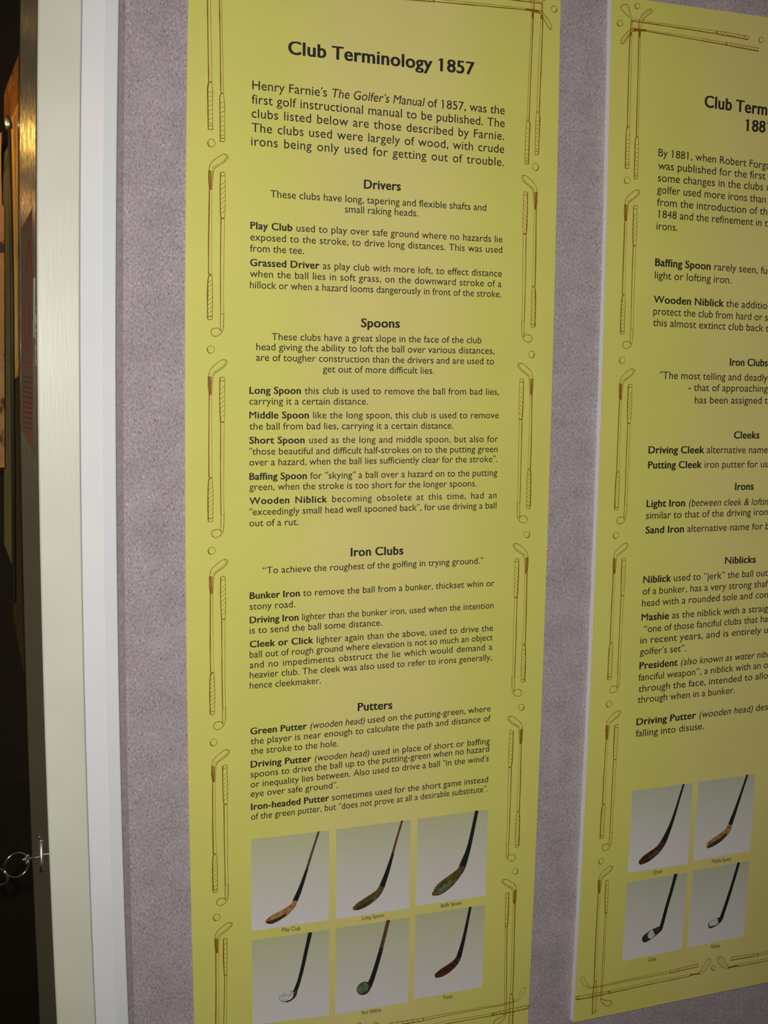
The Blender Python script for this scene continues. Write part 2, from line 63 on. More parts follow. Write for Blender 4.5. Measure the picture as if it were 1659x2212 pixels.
BC = {'E': [([(-10.73,-170.63),(-17.08,-167.67),(-24.23,-157.35),(-23.86,-153.33),(-21.22,-152.98),(-18.47,-155.11),(-13.63,-165.01),(-9.88,-169.47),(6.27,-170.26),(58.94,-168.6),(112.96,-168.43)],0.45),([(-10.73,-170.63),(8.13,-171.75),(59.06,-171.12),(113.12,-171.5)],0.6),([(112.94,-168.09),(113.53,-172.25)],1.2),([(113.13,-171.84),(135.84,-171.11),(157.84,-170.88)],0.9),([(112.96,-168.43),(135.64,-167.34),(157.01,-166.3)],0.5),([(157.01,-166.3),(157.84,-170.88)],0.7),([(117.92,-172.25),(122.24,-168.26)],0.36),([(124.37,-171.92),(128.7,-167.93)],0.36),([(130.84,-171.59),(135.18,-167.59)],0.36),([(137.33,-171.27),(141.68,-167.26)],0.36),([(143.83,-170.93),(148.19,-166.92)],0.36),([(150.35,-170.6),(154.72,-166.59)],0.36)],'F': [([(-29.94,-178.95),(-13.06,-179.1),(6.65,-179.42),(22.96,-180.75)],0.6),([(-28.9,-183.08),(-12.88,-183.75),(6.82,-183.42),(19.44,-183.09)],1.0),([(-29.94,-178.95),(-28.9,-183.08)],0.8),([(-26.39,-179.27),(-25.35,-183.08)],0.6),([(19.27,-179.24),(20.38,-183.93)],1.2),([(20.22,-180.25),(77.91,-178.7),(145.81,-178.99)],0.4),([(20.35,-183.26),(78.07,-182.09),(145.97,-181.91)],0.85),([(144.93,-180.37),(161.27,-180.71)],1.7),([(160.23,-179.32),(164.77,-174.14),(170.04,-164.81),(175.63,-160.99),(178.69,-163.74),(177.18,-171.18),(170.77,-177.76),(164.25,-182.26),(159.42,-182.09)],0.6),([(163.15,-179.84),(170.52,-173.44),(176.15,-163.3)],0.4),([(-21.82,-183.27),(-17.87,-179.67)],0.36),([(-15.97,-183.34),(-12.02,-179.74)],0.36),([(-10.11,-183.42),(-6.15,-179.81)],0.36),([(-4.23,-183.49),(-0.26,-179.88)],0.36),([(1.66,-183.56),(5.65,-179.94)],0.36),([(7.57,-183.64),(11.56,-180.01)],0.36),([(13.5,-183.71),(17.5,-180.08)],0.36)],'H': [([(8.26,-26.77),(12.21,-27.35)],0.6),([(8.26,-26.77),(7.94,-48.58),(8.7,-70.63)],1.0),([(12.21,-27.35),(12.25,-49.23),(11.96,-71.63)],0.5),([(8.71,-70.96),(11.95,-71.47)],1.2),([(9.27,-71.53),(8.18,-130.23),(7.22,-184.49),(7.07,-189.43),(9.45,-194.52),(16.58,-200.84),(22.93,-201.04),(24.93,-196.91),(20.77,-192.98),(14.4,-192.12),(7.4,-188.67)],0.7),([(11.79,-71.93),(11.07,-130.73),(9.62,-185.76),(9.83,-190.78)],0.4),([(7.67,-34.35),(11.85,-33.31)],0.36),([(7.83,-39.93),(12.01,-38.88)],0.36),([(7.99,-45.5),(12.18,-44.47)],0.36),([(8.15,-51.09),(12.34,-50.06)],0.36),([(8.31,-56.68),(12.5,-55.65)],0.36),([(8.47,-62.28),(12.67,-61.25)],0.36),([(8.63,-67.88),(12.83,-66.86)],0.36)],'N': [([(202.01,-178.95),(194.14,-171.55),(187.87,-164.46),(188.28,-161.45),(192.81,-162.22),(198.63,-171.47),(203.84,-176.69),(209.87,-178.95)],0.6),([(189.35,-163.0),(195.62,-170.09),(201.91,-177.21)],0.4),([(201.99,-178.6),(217.91,-181.39),(272.97,-182.62)],0.85),([(207.78,-176.85),(227.56,-177.36),(272.76,-179.43)],0.4),([(204.9,-178.08),(227.64,-178.58)],1.5)],'M': [([(208.11,-165.88),(209.35,-170.23)],0.8),([(208.11,-165.88),(236.74,-165.08),(271.82,-164.95)],0.5),([(209.35,-170.23),(237.01,-169.46),(272.07,-168.83)],1.0),([(255.71,-164.83),(257.0,-169.4)],1.2),([(213.39,-169.5),(218.13,-165.93)],0.36),([(220.46,-169.39),(225.21,-165.82)],0.36),([(227.55,-169.28),(232.3,-165.71)],0.36),([(234.66,-169.18),(239.43,-165.6)],0.36),([(241.79,-169.07),(246.57,-165.48)],0.36),([(248.94,-168.96),(253.73,-165.37)],0.36)]}
BB = [[([(186.48,-177.43),(186.29,-178.78),(185.59,-179.83),(184.48,-180.42),(183.14,-180.46),(181.78,-179.94),(180.58,-178.95),(179.75,-177.63),(179.4,-176.19),(179.59,-174.85),(180.29,-173.8),(181.39,-173.22),(182.73,-173.17),(184.1,-173.69),(185.29,-174.68),(186.13,-175.99),(186.48,-177.43)],0.5),([(182.63,-179.98),(181.68,-179.5),(180.85,-178.75),(180.22,-177.82),(179.86,-176.78),(179.8,-175.76),(180.05,-174.83)],1.0)]]
caps1 = {'title': 13.58,'intro': 9.25,'head': 9.65,'body': 7.61}
caps2 = {'title': 13.94,'intro': 9.04,'head': 9.19,'body': 8.95}
TR = [[(129.87,1896.96),(126.29,1771.48),(124.05,1646.72),(122.4,1517.06),(121.4,1384.09),(121.55,1247.56),(122.64,1107.21),(125.3,967.9),(129.09,828.71)],[(171.97,1901.82),(169.08,1774.87),(166.64,1648.56),(164.58,1517.29),(163.17,1382.7),(163.16,1244.53),(164.85,1102.42),(166.67,961.54),(170.6,820.66)],[(208.65,1906.06),(205.01,1777.72),(202.28,1650.09),(200.16,1517.49),(199.68,1381.49),(200.17,1241.83),(200.67,1098.35),(203.0,955.95),(205.96,813.8)]]
SM = [(217.21,1910.66),(214.31,1780.76),(211.86,1651.5),(210.3,1517.18),(209.18,1379.42),(209.52,1237.96),(210.38,1092.59),(212.34,948.39),(214.91,804.5)]
MS = [(113.27,1897.1),(112.24,1848.83),(110.59,1771.55),(108.74,1705.79),(108.38,1646.61),(105.61,1516.76),(104.16,1383.65),(104.52,1246.97),(105.85,1106.45),(108.27,967.02),(112.3,827.65)]
MR = [(130.67,1899.11),(127.08,1772.86),(124.82,1647.32),(123.16,1516.86),(122.16,1383.06),(122.3,1245.68),(123.4,1104.46),(126.08,964.28),(129.9,824.23)]
LATCH = {'plate': [(114.01,1036.48),(117.82,1035.97),(118.62,1002.78),(114.3,1002.36)],'cap': [(113.07,1037.12),(117.83,1036.48)],'pin': [(114.14,1043.15),(115.93,1037.25)],'rod': [(95.14,1020.03),(113.67,1019.51)],'rod2': [(117.99,1019.95),(125.19,1019.99)],'ring': [(99.94,1022.96),(96.7,1026.49),(90.15,1029.44),(83.5,1026.26),(78.66,1019.78),(76.7,1015.96)],'ring2': [(78.5,1012.63),(80.3,1009.3),(83.97,1005.18),(81.14,1005.08),(75.44,1001.8),(72.67,1003.74)]}
IN = {'drape1': [(154.98,1961.86),(104.17,1828.33),(103.49,1798.62),(108.72,1799.05),(152.03,1802.61)],'drape2': [(142.71,1872.77),(107.45,1796.28),(109.43,1779.24),(106.69,1524.35),(136.57,1554.85)],'drape3': [(138.72,1615.36),(106.84,1584.44),(99.71,1260.76),(114.83,1168.8),(130.06,1167.47)],'drape4': [(144.56,1816.23),(105.03,1783.67),(101.76,1724.58),(94.38,1336.81),(118.7,1271.67),(134.02,1270.78)],'red': [[(110.7,1675.41),(120.82,1688.24)],[(115.11,1628.47),(115.13,1651.42),(116.86,1669.79),(118.68,1649.29),(119.62,1628.64)],[(110.92,1600.67),(111.05,1563.57),(113.1,1553.36),(114.63,1561.31),(116.34,1600.83)],[(106.94,1475.8),(110.98,1472.46),(116.37,1467.67)],[(109.73,1543.5),(117.9,1543.61)],[(109.63,1538.83),(117.8,1538.46)]],'text': [[(108.08,1529.92),(117.58,1527.66)],[(107.97,1524.77),(117.48,1522.49)],[(107.87,1519.61),(117.37,1517.32)],[(107.76,1514.45),(117.27,1512.14)],[(107.65,1509.28),(117.16,1506.95)],[(107.54,1504.11),(117.06,1501.76)],[(107.43,1498.93),(116.95,1496.57)],[(107.32,1493.75),(116.85,1491.37)],[(107.21,1488.56),(116.74,1486.16)],[(107.1,1483.36),(116.64,1480.95)],[(106.99,1478.17),(116.53,1475.74)]],'knob': [(105.39,1790.81)],'rod': [(106.25,1787.59),(105.2,1612.97),(99.86,1282.33)],'left': [(90.86,1776.22),(99.43,1783.98),(97.94,1760.16),(97.73,1710.01),(99.97,1705.33),(94.17,1429.29),(83.6,1429.48)],'brown': [(109.4,1676.28),(121.03,1697.38),(117.02,1452.89),(105.57,1474.37)],'streak': [(120.55,1628.7),(122.36,1628.76),(120.72,1569.36),(119.34,1568.4)]}

# ---------------------------------------------------------------- materials
def mat(name, color, rough=0.6, metal=0.0, spec=0.5):
    m = bpy.data.materials.new(name); m.use_nodes = True
    b = m.node_tree.nodes['Principled BSDF']
    b.inputs['Base Color'].default_value = (*color, 1); b.inputs['Roughness'].default_value = rough
    b.inputs['Metallic'].default_value = metal; b.inputs['Specular IOR Level'].default_value = spec
    return m
def srgb(r, g, b):
    return tuple(((c / 255) / 12.92 if c / 255 <= .04045 else ((c / 255 + .055) / 1.055) ** 2.4) for c in (r, g, b))
def nd(m, t, **k):
    n = m.node_tree.nodes.new(t)
    for a, v in k.items(): setattr(n, a, v)
    return n
def lk(m, a, b): m.node_tree.links.new(a, b)
def ramp(m, stops, interp='LINEAR'):
    n = nd(m, 'ShaderNodeValToRGB'); e = n.color_ramp.elements; n.color_ramp.interpolation = interp
    while len(e) < len(stops): e.new(0.5)
    for i, (p_, c) in enumerate(stops): e[i].position = p_; e[i].color = (*c, 1)
    return n
def noise(m, scale, detail=2, rough=0.5, mapping=None, kind='Object'):
    tc = nd(m, 'ShaderNodeTexCoord'); n = nd(m, 'ShaderNodeTexNoise')
    n.inputs['Scale'].default_value = scale; n.inputs['Detail'].default_value = detail; n.inputs['Roughness'].default_value = rough
    if mapping:
        mp = nd(m, 'ShaderNodeMapping'); mp.inputs['Scale'].default_value = mapping[0]; mp.inputs['Rotation'].default_value = mapping[1] if len(mapping) > 1 else (0, 0, 0)
        lk(m, tc.outputs[kind], mp.inputs[0]); lk(m, mp.outputs[0], n.inputs['Vector'])
    else: lk(m, tc.outputs[kind], n.inputs['Vector'])
    return n
def mix(m, mode, a, b, fac=1.0):
    n = nd(m, 'ShaderNodeMix', data_type='RGBA', blend_type=mode)
    for s, v in ((n.inputs[0], fac), (n.inputs[6], a), (n.inputs[7], b)):
        if hasattr(v, 'is_output'): lk(m, v, s)
        elif isinstance(v, (int, float)): s.default_value = v
        else: s.default_value = (*v, 1)
    return n.outputs[2]
def bump(m, h, strength, dist):
    n = nd(m, 'ShaderNodeBump'); n.inputs['Strength'].default_value = strength; n.inputs['Distance'].default_value = dist
    lk(m, h, n.inputs['Height']); lk(m, n.outputs[0], m.node_tree.nodes['Principled BSDF'].inputs['Normal'])
def base(m, c): lk(m, c, m.node_tree.nodes['Principled BSDF'].inputs['Base Color'])

def make_fabric():
    m = mat('mauve_flecked_fabric', (.3, .25, .26), 0.9, spec=0.15)
    n1 = noise(m, 560, 2.5, 0.65, ((1, 1, .62), (0, math.radians(32), 0)))
    r1 = ramp(m, [(.24, (.12, .10, .11)), (.36, (.33, .285, .30)), (.44, (.43, .375, .39)), (.58, (.50, .45, .47)), (.66, (.60, .56, .57)), (.80, (.95, .92, .90))])
    lk(m, n1.outputs['Fac'], r1.inputs[0])
    n2 = noise(m, 380, 1.5, 0.5, ((1, 1, .7), (0, math.radians(-25), 0)))
    r2 = ramp(m, [(.28, (.80, .93, .92)), (.44, (.90, .90, .90)), (.56, (.93, .86, .89)), (.72, (1.0, .78, .74))])
    lk(m, n2.outputs['Fac'], r2.inputs[0])
    c = mix(m, 'MULTIPLY', r1.outputs[0], r2.outputs[0], 0.95)
    n3 = noise(m, 26, 3, 0.6)
    r3 = ramp(m, [(.3, (.90, .90, .90)), (.7, (1.12, 1.10, 1.10))]); lk(m, n3.outputs['Fac'], r3.inputs[0])
    base(m, mix(m, 'MULTIPLY', c, r3.outputs[0], 1.0))
    bump(m, n1.outputs['Fac'], 0.3, 0.0005)
    return m
def make_paper(w):
    m = mat('yellow_printed_laminate', (.6, .55, .13), 0.42, spec=0.30)
    tc = nd(m, 'ShaderNodeTexCoord'); sp = nd(m, 'ShaderNodeSeparateXYZ'); lk(m, tc.outputs['Object'], sp.inputs[0])
    d = nd(m, 'ShaderNodeMath', operation='DIVIDE'); d.inputs[1].default_value = w; lk(m, sp.outputs[0], d.inputs[0])
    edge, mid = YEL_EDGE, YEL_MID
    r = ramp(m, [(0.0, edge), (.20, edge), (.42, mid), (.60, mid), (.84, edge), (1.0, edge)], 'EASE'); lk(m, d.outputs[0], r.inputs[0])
    n = noise(m, 9, 3, 0.5); rr = ramp(m, [(.3, (.965, .975, .95)), (.7, (1.03, 1.02, 1.05))]); lk(m, n.outputs['Fac'], rr.inputs[0])
    g = noise(m, 900, 2, 0.6); rg = ramp(m, [(.3, (.96, .96, .93)), (.7, (1.04, 1.04, 1.07))]); lk(m, g.outputs['Fac'], rg.inputs[0])
    base(m, mix(m, 'MULTIPLY', mix(m, 'MULTIPLY', r.outputs[0], rr.outputs[0]), rg.outputs[0]))
    return m
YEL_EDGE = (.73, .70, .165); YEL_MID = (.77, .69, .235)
M_fabric = make_fabric()
M_plain = mat('plain_mauve_edging', srgb(150, 138, 142), 0.85, spec=0.2)
n = noise(M_plain, 300, 2); rr = ramp(M_plain, [(.3, srgb(140, 126, 130)), (.7, srgb(160, 150, 152))]); lk(M_plain, n.outputs['Fac'], rr.inputs[0]); base(M_plain, rr.outputs[0])
M_paper = make_paper(W1 / 1000)
M_core = mat('pale_foam_core', srgb(244, 243, 238), 0.7)
M_ink = mat('dark_grey_ink', srgb(46, 40, 40), 0.5, spec=0.3)
M_brown = mat('brown_drawing_ink', srgb(150, 106, 14), 0.5, spec=0.3)
n = noise(M_brown, 420, 2); rr = ramp(M_brown, [(.3, srgb(116, 74, 6)), (.7, srgb(164, 118, 24))]); lk(M_brown, n.outputs['Fac'], rr.inputs[0]); base(M_brown, rr.outputs[0])
def make_white():
    m = mat('matt_white_paint', srgb(226, 226, 232), 0.7, spec=0.3)
    n = noise(m, 14, 3, .55, ((1, 1, .35),)); r = ramp(m, [(.30, srgb(226, 227, 226)), (.5, srgb(234, 234, 236)), (.75, srgb(240, 238, 234))]); lk(m, n.outputs['Fac'], r.inputs[0]); base(m, r.outputs[0])
    return m
def make_cream():
    m = mat('cream_gloss_paint', srgb(224, 220, 202), 0.34, spec=0.42)
    n = noise(m, 700, 3, .6, ((1, 1, .035),)); n2 = noise(m, 8, 2)
    r = ramp(m, [(.3, srgb(218, 216, 196)), (.7, srgb(229, 228, 211))]); lk(m, n2.outputs['Fac'], r.inputs[0]); base(m, r.outputs[0])
    bump(m, n.outputs['Fac'], 0.28, 0.0004)
    return m
M_white = make_white(); M_cream = make_cream()
M_edge = mat('filler_strip_paint', srgb(214, 219, 224), 0.75, spec=0.3)
n = noise(M_edge, 11, 3, .5, ((1, 1, .4),)); rr = ramp(M_edge, [(.3, srgb(222, 226, 225)), (.7, srgb(230, 232, 236))]); lk(M_edge, n.outputs['Fac'], rr.inputs[0]); base(M_edge, rr.outputs[0])
def make_brushed():
    m = mat('brushed_metal', srgb(132, 122, 98), 0.30, 0.72)
    n = noise(m, 1500, 2, .5, ((1, 1, .03),))
    r = ramp(m, [(.3, (.07,) * 3), (.7, (.13,) * 3)]); lk(m, n.outputs['Fac'], r.inputs[0]); lk(m, r.outputs[0], m.node_tree.nodes['Principled BSDF'].inputs['Roughness'])
    bump(m, n.outputs['Fac'], 0.2, 0.0002)
    return m
M_metal = make_brushed()
M_chrome = mat('chrome', (.85, .87, .9), 0.12, 1.0)
M_steel = mat('satin_steel', (.62, .62, .6), 0.38, 1.0)
M_pale = mat('pale_grey_light_streak', srgb(126, 120, 108), .6)  # matte colour of the painted light streak on the upright
M_dark = mat('dark_brown_lining', srgb(40, 28, 14), 0.8, spec=0.2)
M_drape = mat('orange_brown_cloth', srgb(176, 96, 26), 0.85, spec=0.1)
n = noise(M_drape, 60, 3, .6, ((1, 1, .12),)); rr = ramp(M_drape, [(.3, srgb(96, 48, 16)), (.7, srgb(146, 90, 34))]); lk(M_drape, n.outputs['Fac'], rr.inputs[0]); base(M_drape, rr.outputs[0])
M_gold = mat('golden_cloth', srgb(206, 150, 60), 0.8, spec=0.15)
n = noise(M_gold, 150, 3, .6, ((1, 1, .05),)); rr = ramp(M_gold, [(.3, srgb(124, 72, 20)), (.5, srgb(178, 130, 58)), (.7, srgb(190, 154, 84))]); lk(M_gold, n.outputs['Fac'], rr.inputs[0]); base(M_gold, rr.outputs[0])
M_low = mat('dark_brown_cloth', srgb(62, 46, 24), .9, spec=.05)
M_olive = mat('olive_brown_cloth', srgb(96, 84, 50), .9, spec=.05)
M_red = mat('red_reflection', srgb(98, 42, 26), .6, spec=.05)  # colour for the lettering in the painted reflection
M_rod = mat('dark_stained_wood', srgb(50, 44, 24), 0.5)
M_redbrown = mat('red_brown_reflection', srgb(80, 48, 32), 0.6, spec=0.05)  # matte colour standing in for a reflection in the metal
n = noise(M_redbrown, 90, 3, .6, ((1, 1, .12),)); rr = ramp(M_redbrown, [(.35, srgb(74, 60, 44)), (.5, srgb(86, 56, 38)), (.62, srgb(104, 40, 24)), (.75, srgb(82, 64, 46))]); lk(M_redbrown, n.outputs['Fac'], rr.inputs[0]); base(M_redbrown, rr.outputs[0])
M_card = mat('tan_card', srgb(206, 150, 88), 0.8)
n = noise(M_card, 45, 3, .6); rr = ramp(M_card, [(.36, srgb(60, 36, 14)), (.46, srgb(158, 106, 52)), (.7, srgb(176, 122, 64))]); lk(M_card, n.outputs['Fac'], rr.inputs[0]); base(M_card, rr.outputs[0])
M_floor = mat('dark_carpet', srgb(70, 58, 52), 0.95, spec=0.1)
n = noise(M_floor, 300, 3); rr = ramp(M_floor, [(.3, srgb(54, 44, 42)), (.7, srgb(86, 74, 66))]); lk(M_floor, n.outputs['Fac'], rr.inputs[0]); base(M_floor, rr.outputs[0])
def make_glass():
    m = bpy.data.materials.new('clear_glass'); m.use_nodes = True; t = m.node_tree; t.nodes.remove(t.nodes['Principled BSDF'])
    a = nd(m, 'ShaderNodeBsdfTransparent'); a.inputs[0].default_value = (.93, .95, .93, 1); g = nd(m, 'ShaderNodeBsdfGlossy'); g.inputs['Roughness'].default_value = .02
    f = nd(m, 'ShaderNodeFresnel'); f.inputs[0].default_value = 1.45; x = nd(m, 'ShaderNodeMixShader')
    lk(m, f.outputs[0], x.inputs[0]); lk(m, a.outputs[0], x.inputs[1]); lk(m, g.outputs[0], x.inputs[2]); lk(m, x.outputs[0], t.nodes['Material Output'].inputs[0])
    return m
M_glass = make_glass()
def photo_ground(name, top, bottom, z0, z1):
    m = mat(name, top, 0.42, spec=0.3)
    tc = nd(m, 'ShaderNodeTexCoord'); sp = nd(m, 'ShaderNodeSeparateXYZ'); lk(m, tc.outputs['Object'], sp.inputs[0])
    mr = nd(m, 'ShaderNodeMapRange'); mr.inputs[1].default_value = z0; mr.inputs[2].default_value = z1; lk(m, sp.outputs[2], mr.inputs[0])
    r = ramp(m, [(0, bottom), (.55, tuple((a + b) / 2 for a, b in zip(top, bottom))), (1, top)]); lk(m, mr.outputs[0], r.inputs[0])
    g = noise(m, 700, 2); rg = ramp(m, [(.3, (.93, .94, .93)), (.7, (1.07, 1.06, 1.07))]); lk(m, g.outputs['Fac'], rg.inputs[0])
    base(m, mix(m, 'MULTIPLY', r.outputs[0], rg.outputs[0]))
    return m
def photo_ink(name, c, c2):
    m = mat(name, c, .42, spec=.3); n = noise(m, 220, 2); r = ramp(m, [(.35, c), (.65, c2)]); lk(m, n.outputs['Fac'], r.inputs[0]); base(m, r.outputs[0]); return m
CM = {'black': photo_ink('photo_black', srgb(30, 32, 30), srgb(44, 44, 40)), 'brown': photo_ink('photo_brown', srgb(86, 62, 48), srgb(112, 82, 60)),
      'tan': photo_ink('photo_tan', srgb(140, 100, 56), srgb(188, 144, 88)), 'dark': photo_ink('photo_dark', srgb(48, 42, 34), srgb(78, 66, 48)),
      'olive': photo_ink('photo_olive', srgb(72, 62, 30), srgb(116, 98, 48)), 'green': photo_ink('photo_green', srgb(70, 96, 64), srgb(112, 132, 98)),
      'grey': photo_ink('photo_grey', srgb(130, 140, 128), srgb(150, 160, 148)), 'pale': photo_ink('photo_pale', srgb(176, 184, 176), srgb(222, 226, 222)),
      'darkbrown': photo_ink('photo_dark_brown', srgb(50, 32, 22), srgb(92, 60, 36))}

# ---------------------------------------------------------------- mesh helpers
def obj(name, verts, faces, material, parent=None, loc=None):
    me = bpy.data.meshes.new(name); me.from_pydata(verts, [], faces); me.update()
    if material: me.materials.append(material)
    o = bpy.data.objects.new(name, me); COL.objects.link(o)
    if parent: o.parent = parent
    if loc: o.location = loc
    return o
def empty(name, loc, label, cat, group=None):
    o = bpy.data.objects.new(name, None); COL.objects.link(o); o.location = loc; o['label'] = label; o['category'] = cat
    if group: o['group'] = group
    return o
def tag(o, label, cat, group=None):
    o['label'] = label; o['category'] = cat
    if group: o['group'] = group
    return o
def struct(o): o['kind'] = 'structure'; return o
def interp(line, z):
    L = sorted(line, key=lambda p_: p_[1])
    if z <= L[0][1]: return L[0][0]
    for a, b in zip(L, L[1:]):
        if z <= b[1]: return a[0] + (b[0] - a[0]) * (z - a[1]) / (b[1] - a[1])
    return L[-1][0]
def smooth_interp(line, z):
    """quadratic least-squares line, so that a long board edge is one gentle curve"""
    n_ = len(line); zs = [p_[1] for p_ in line]; z0 = sum(zs) / n_; sc = (max(zs) - min(zs)) / 2
    t = [(v - z0) / sc for v in zs]; A = [[sum(a ** (i + j) for a in t) for j in range(3)] for i in range(3)]
    B = [sum((a ** i) * p_[0] for a, p_ in zip(t, line)) for i in range(3)]
    c = Matrix(A).inverted() @ Vector(B); u = max(-1.15, min(1.15, (z - z0) / sc))
    return c[0] + c[1] * u + c[2] * u * u
def slab(left, right, z0, z1, yf, yb, n=40, fl=smooth_interp, bev=0.0):
    """upright board between two (slightly bowed) edges, millimetres in, metres out"""
    v = []; f = []; s_ = .001
    for k in range(n + 1):
        z = z0 + (z1 - z0) * k / n
        xl = fl(left, z) if isinstance(left, list) else left
        xr = fl(right, z) if isinstance(right, list) else right
        b = bev
        v += [(xl * s_, yb, z * s_), (xl * s_, yf + b * s_, z * s_), ((xl + b) * s_, yf, z * s_), ((xr - b) * s_, yf, z * s_), (xr * s_, yf + b * s_, z * s_), (xr * s_, yb, z * s_)]
    for k in range(n):
        a = k * 6; c = a + 6
        for j in range(6):
            j2 = (j + 1) % 6; f.append((a + j, a + j2, c + j2, c + j))
    f.append((0, 5, 4, 3, 2, 1)); a = n * 6; f.append((a, a + 1, a + 2, a + 3, a + 4, a + 5))
    return v, f
def box(x0, x1, y0, y1, z0, z1):
    v = [(x, y, z) for x in (x0, x1) for y in (y0, y1) for z in (z0, z1)]
    return v, [(0, 1, 3, 2), (4, 6, 7, 5), (0, 4, 5, 1), (2, 3, 7, 6), (0, 2, 6, 4), (1, 5, 7, 3)]
def tube(pts, rad, n=10, closed=False):
    v = []; f = []; P_ = [Vector(p_) for p_ in pts]; N = len(P_)
    for i, p_ in enumerate(P_):
        d = (P_[(i + 1) % N] - P_[i - 1]) if closed else (P_[min(i + 1, N - 1)] - P_[max(i - 1, 0)])
        q_ = d.to_track_quat('Z', 'Y'); r = rad[i] if isinstance(rad, (list, tuple)) else rad
        for k in range(n):
            a = 2 * math.pi * k / n; v.append(tuple(p_ + q_ @ Vector((r * math.cos(a), r * math.sin(a), 0))))
    for i in range(N if closed else N - 1):
        for k in range(n):
            a = i * n + k; b = i * n + (k + 1) % n; c = ((i + 1) % N) * n + (k + 1) % n; d = ((i + 1) % N) * n + k
            f.append((a, b, c, d))
    if not closed: f.append(tuple(range(n - 1, -1, -1))); f.append(tuple(range((N - 1) * n, N * n)))
    return v, f
def join(parts):
    v = []; f = []
    for a, b in parts:
        o = len(v); v += list(a); f += [tuple(i + o for i in q_) for q_ in b]
    return v, f
def prism(poly, yf, yb):
    n_ = len(poly); v = [(x, yf, z) for x, z in poly] + [(x, yb, z) for x, z in poly]
    f = [tuple(range(n_)), tuple(range(2 * n_ - 1, n_ - 1, -1))] + [(i, i + n_, (i + 1) % n_ + n_, (i + 1) % n_) for i in range(n_)]
    return v, f

# flat printing: ribbons, discs and outlines laid on the sheet (y is the height of the ink above it)
def ribbon(pts, width, y):
    """pts in mm; a stroke of that width in mm with slightly uneven edges"""
    v = []; f = []; P_ = [Vector((a, b)) for a, b in pts]
    Q = [P_[0]]
    for a, b in zip(P_, P_[1:]):
        k = max(1, int((b - a).length / 12)); Q += [a + (b - a) * (i + 1) / k for i in range(k)]
    for i, q_ in enumerate(Q):
        d = Q[min(i + 1, len(Q) - 1)] - Q[max(i - 1, 0)]
        if d.length < 1e-6: d = Vector((1, 0))
        d.normalize(); nrm = Vector((-d.y, d.x)); h = width / 2 * random.uniform(.8, 1.2)
        v += [((q_ + nrm * h).x * .001, y, (q_ + nrm * h).y * .001), ((q_ - nrm * h).x * .001, y, (q_ - nrm * h).y * .001)]
    for i in range(len(Q) - 1): f.append((2 * i, 2 * i + 1, 2 * i + 3, 2 * i + 2))
    return v, f
def smooth_path(pts, it=2):
    for _ in range(it):
        q_ = [pts[0]]
        for a, b in zip(pts, pts[1:]):
            q_ += [tuple(a[i] * .75 + b[i] * .25 for i in range(len(a))), tuple(a[i] * .25 + b[i] * .75 for i in range(len(a)))]
        pts = q_ + [pts[-1]]
    return pts
def limb(pts, y):
    """tapering flat shape from (x, z, radius) stations with a round end"""
    P_ = smooth_path(pts, 2); v = []; f = []
    for i, (x, z, r) in enumerate(P_):
        a = P_[max(i - 1, 0)]; b = P_[min(i + 1, len(P_) - 1)]; d = Vector((b[0] - a[0], b[1] - a[1])).normalized(); n_ = Vector((-d.y, d.x))
        v += [((x + n_.x * r) * .001, y, (z + n_.y * r) * .001), ((x - n_.x * r) * .001, y, (z - n_.y * r) * .001)]
    for i in range(len(P_) - 1): f.append((2 * i, 2 * i + 1, 2 * i + 3, 2 * i + 2))
    x, z, r = P_[-1]; o = len(v); ang = math.atan2(d.y, d.x)
    v += [((x + r * math.cos(ang + t)) * .001, y, (z + r * math.sin(ang + t)) * .001) for t in [math.pi / 2 - math.pi * k / 8 for k in range(9)]]
    f.append(tuple(range(o, o + 9)))
    return v, f
def disc(x, z, rx, rz, y, n=24):
    return [((x + rx * math.cos(2 * math.pi * k / n)) * .001, y, (z + rz * math.sin(2 * math.pi * k / n)) * .001) for k in range(n)], [tuple(range(n))]

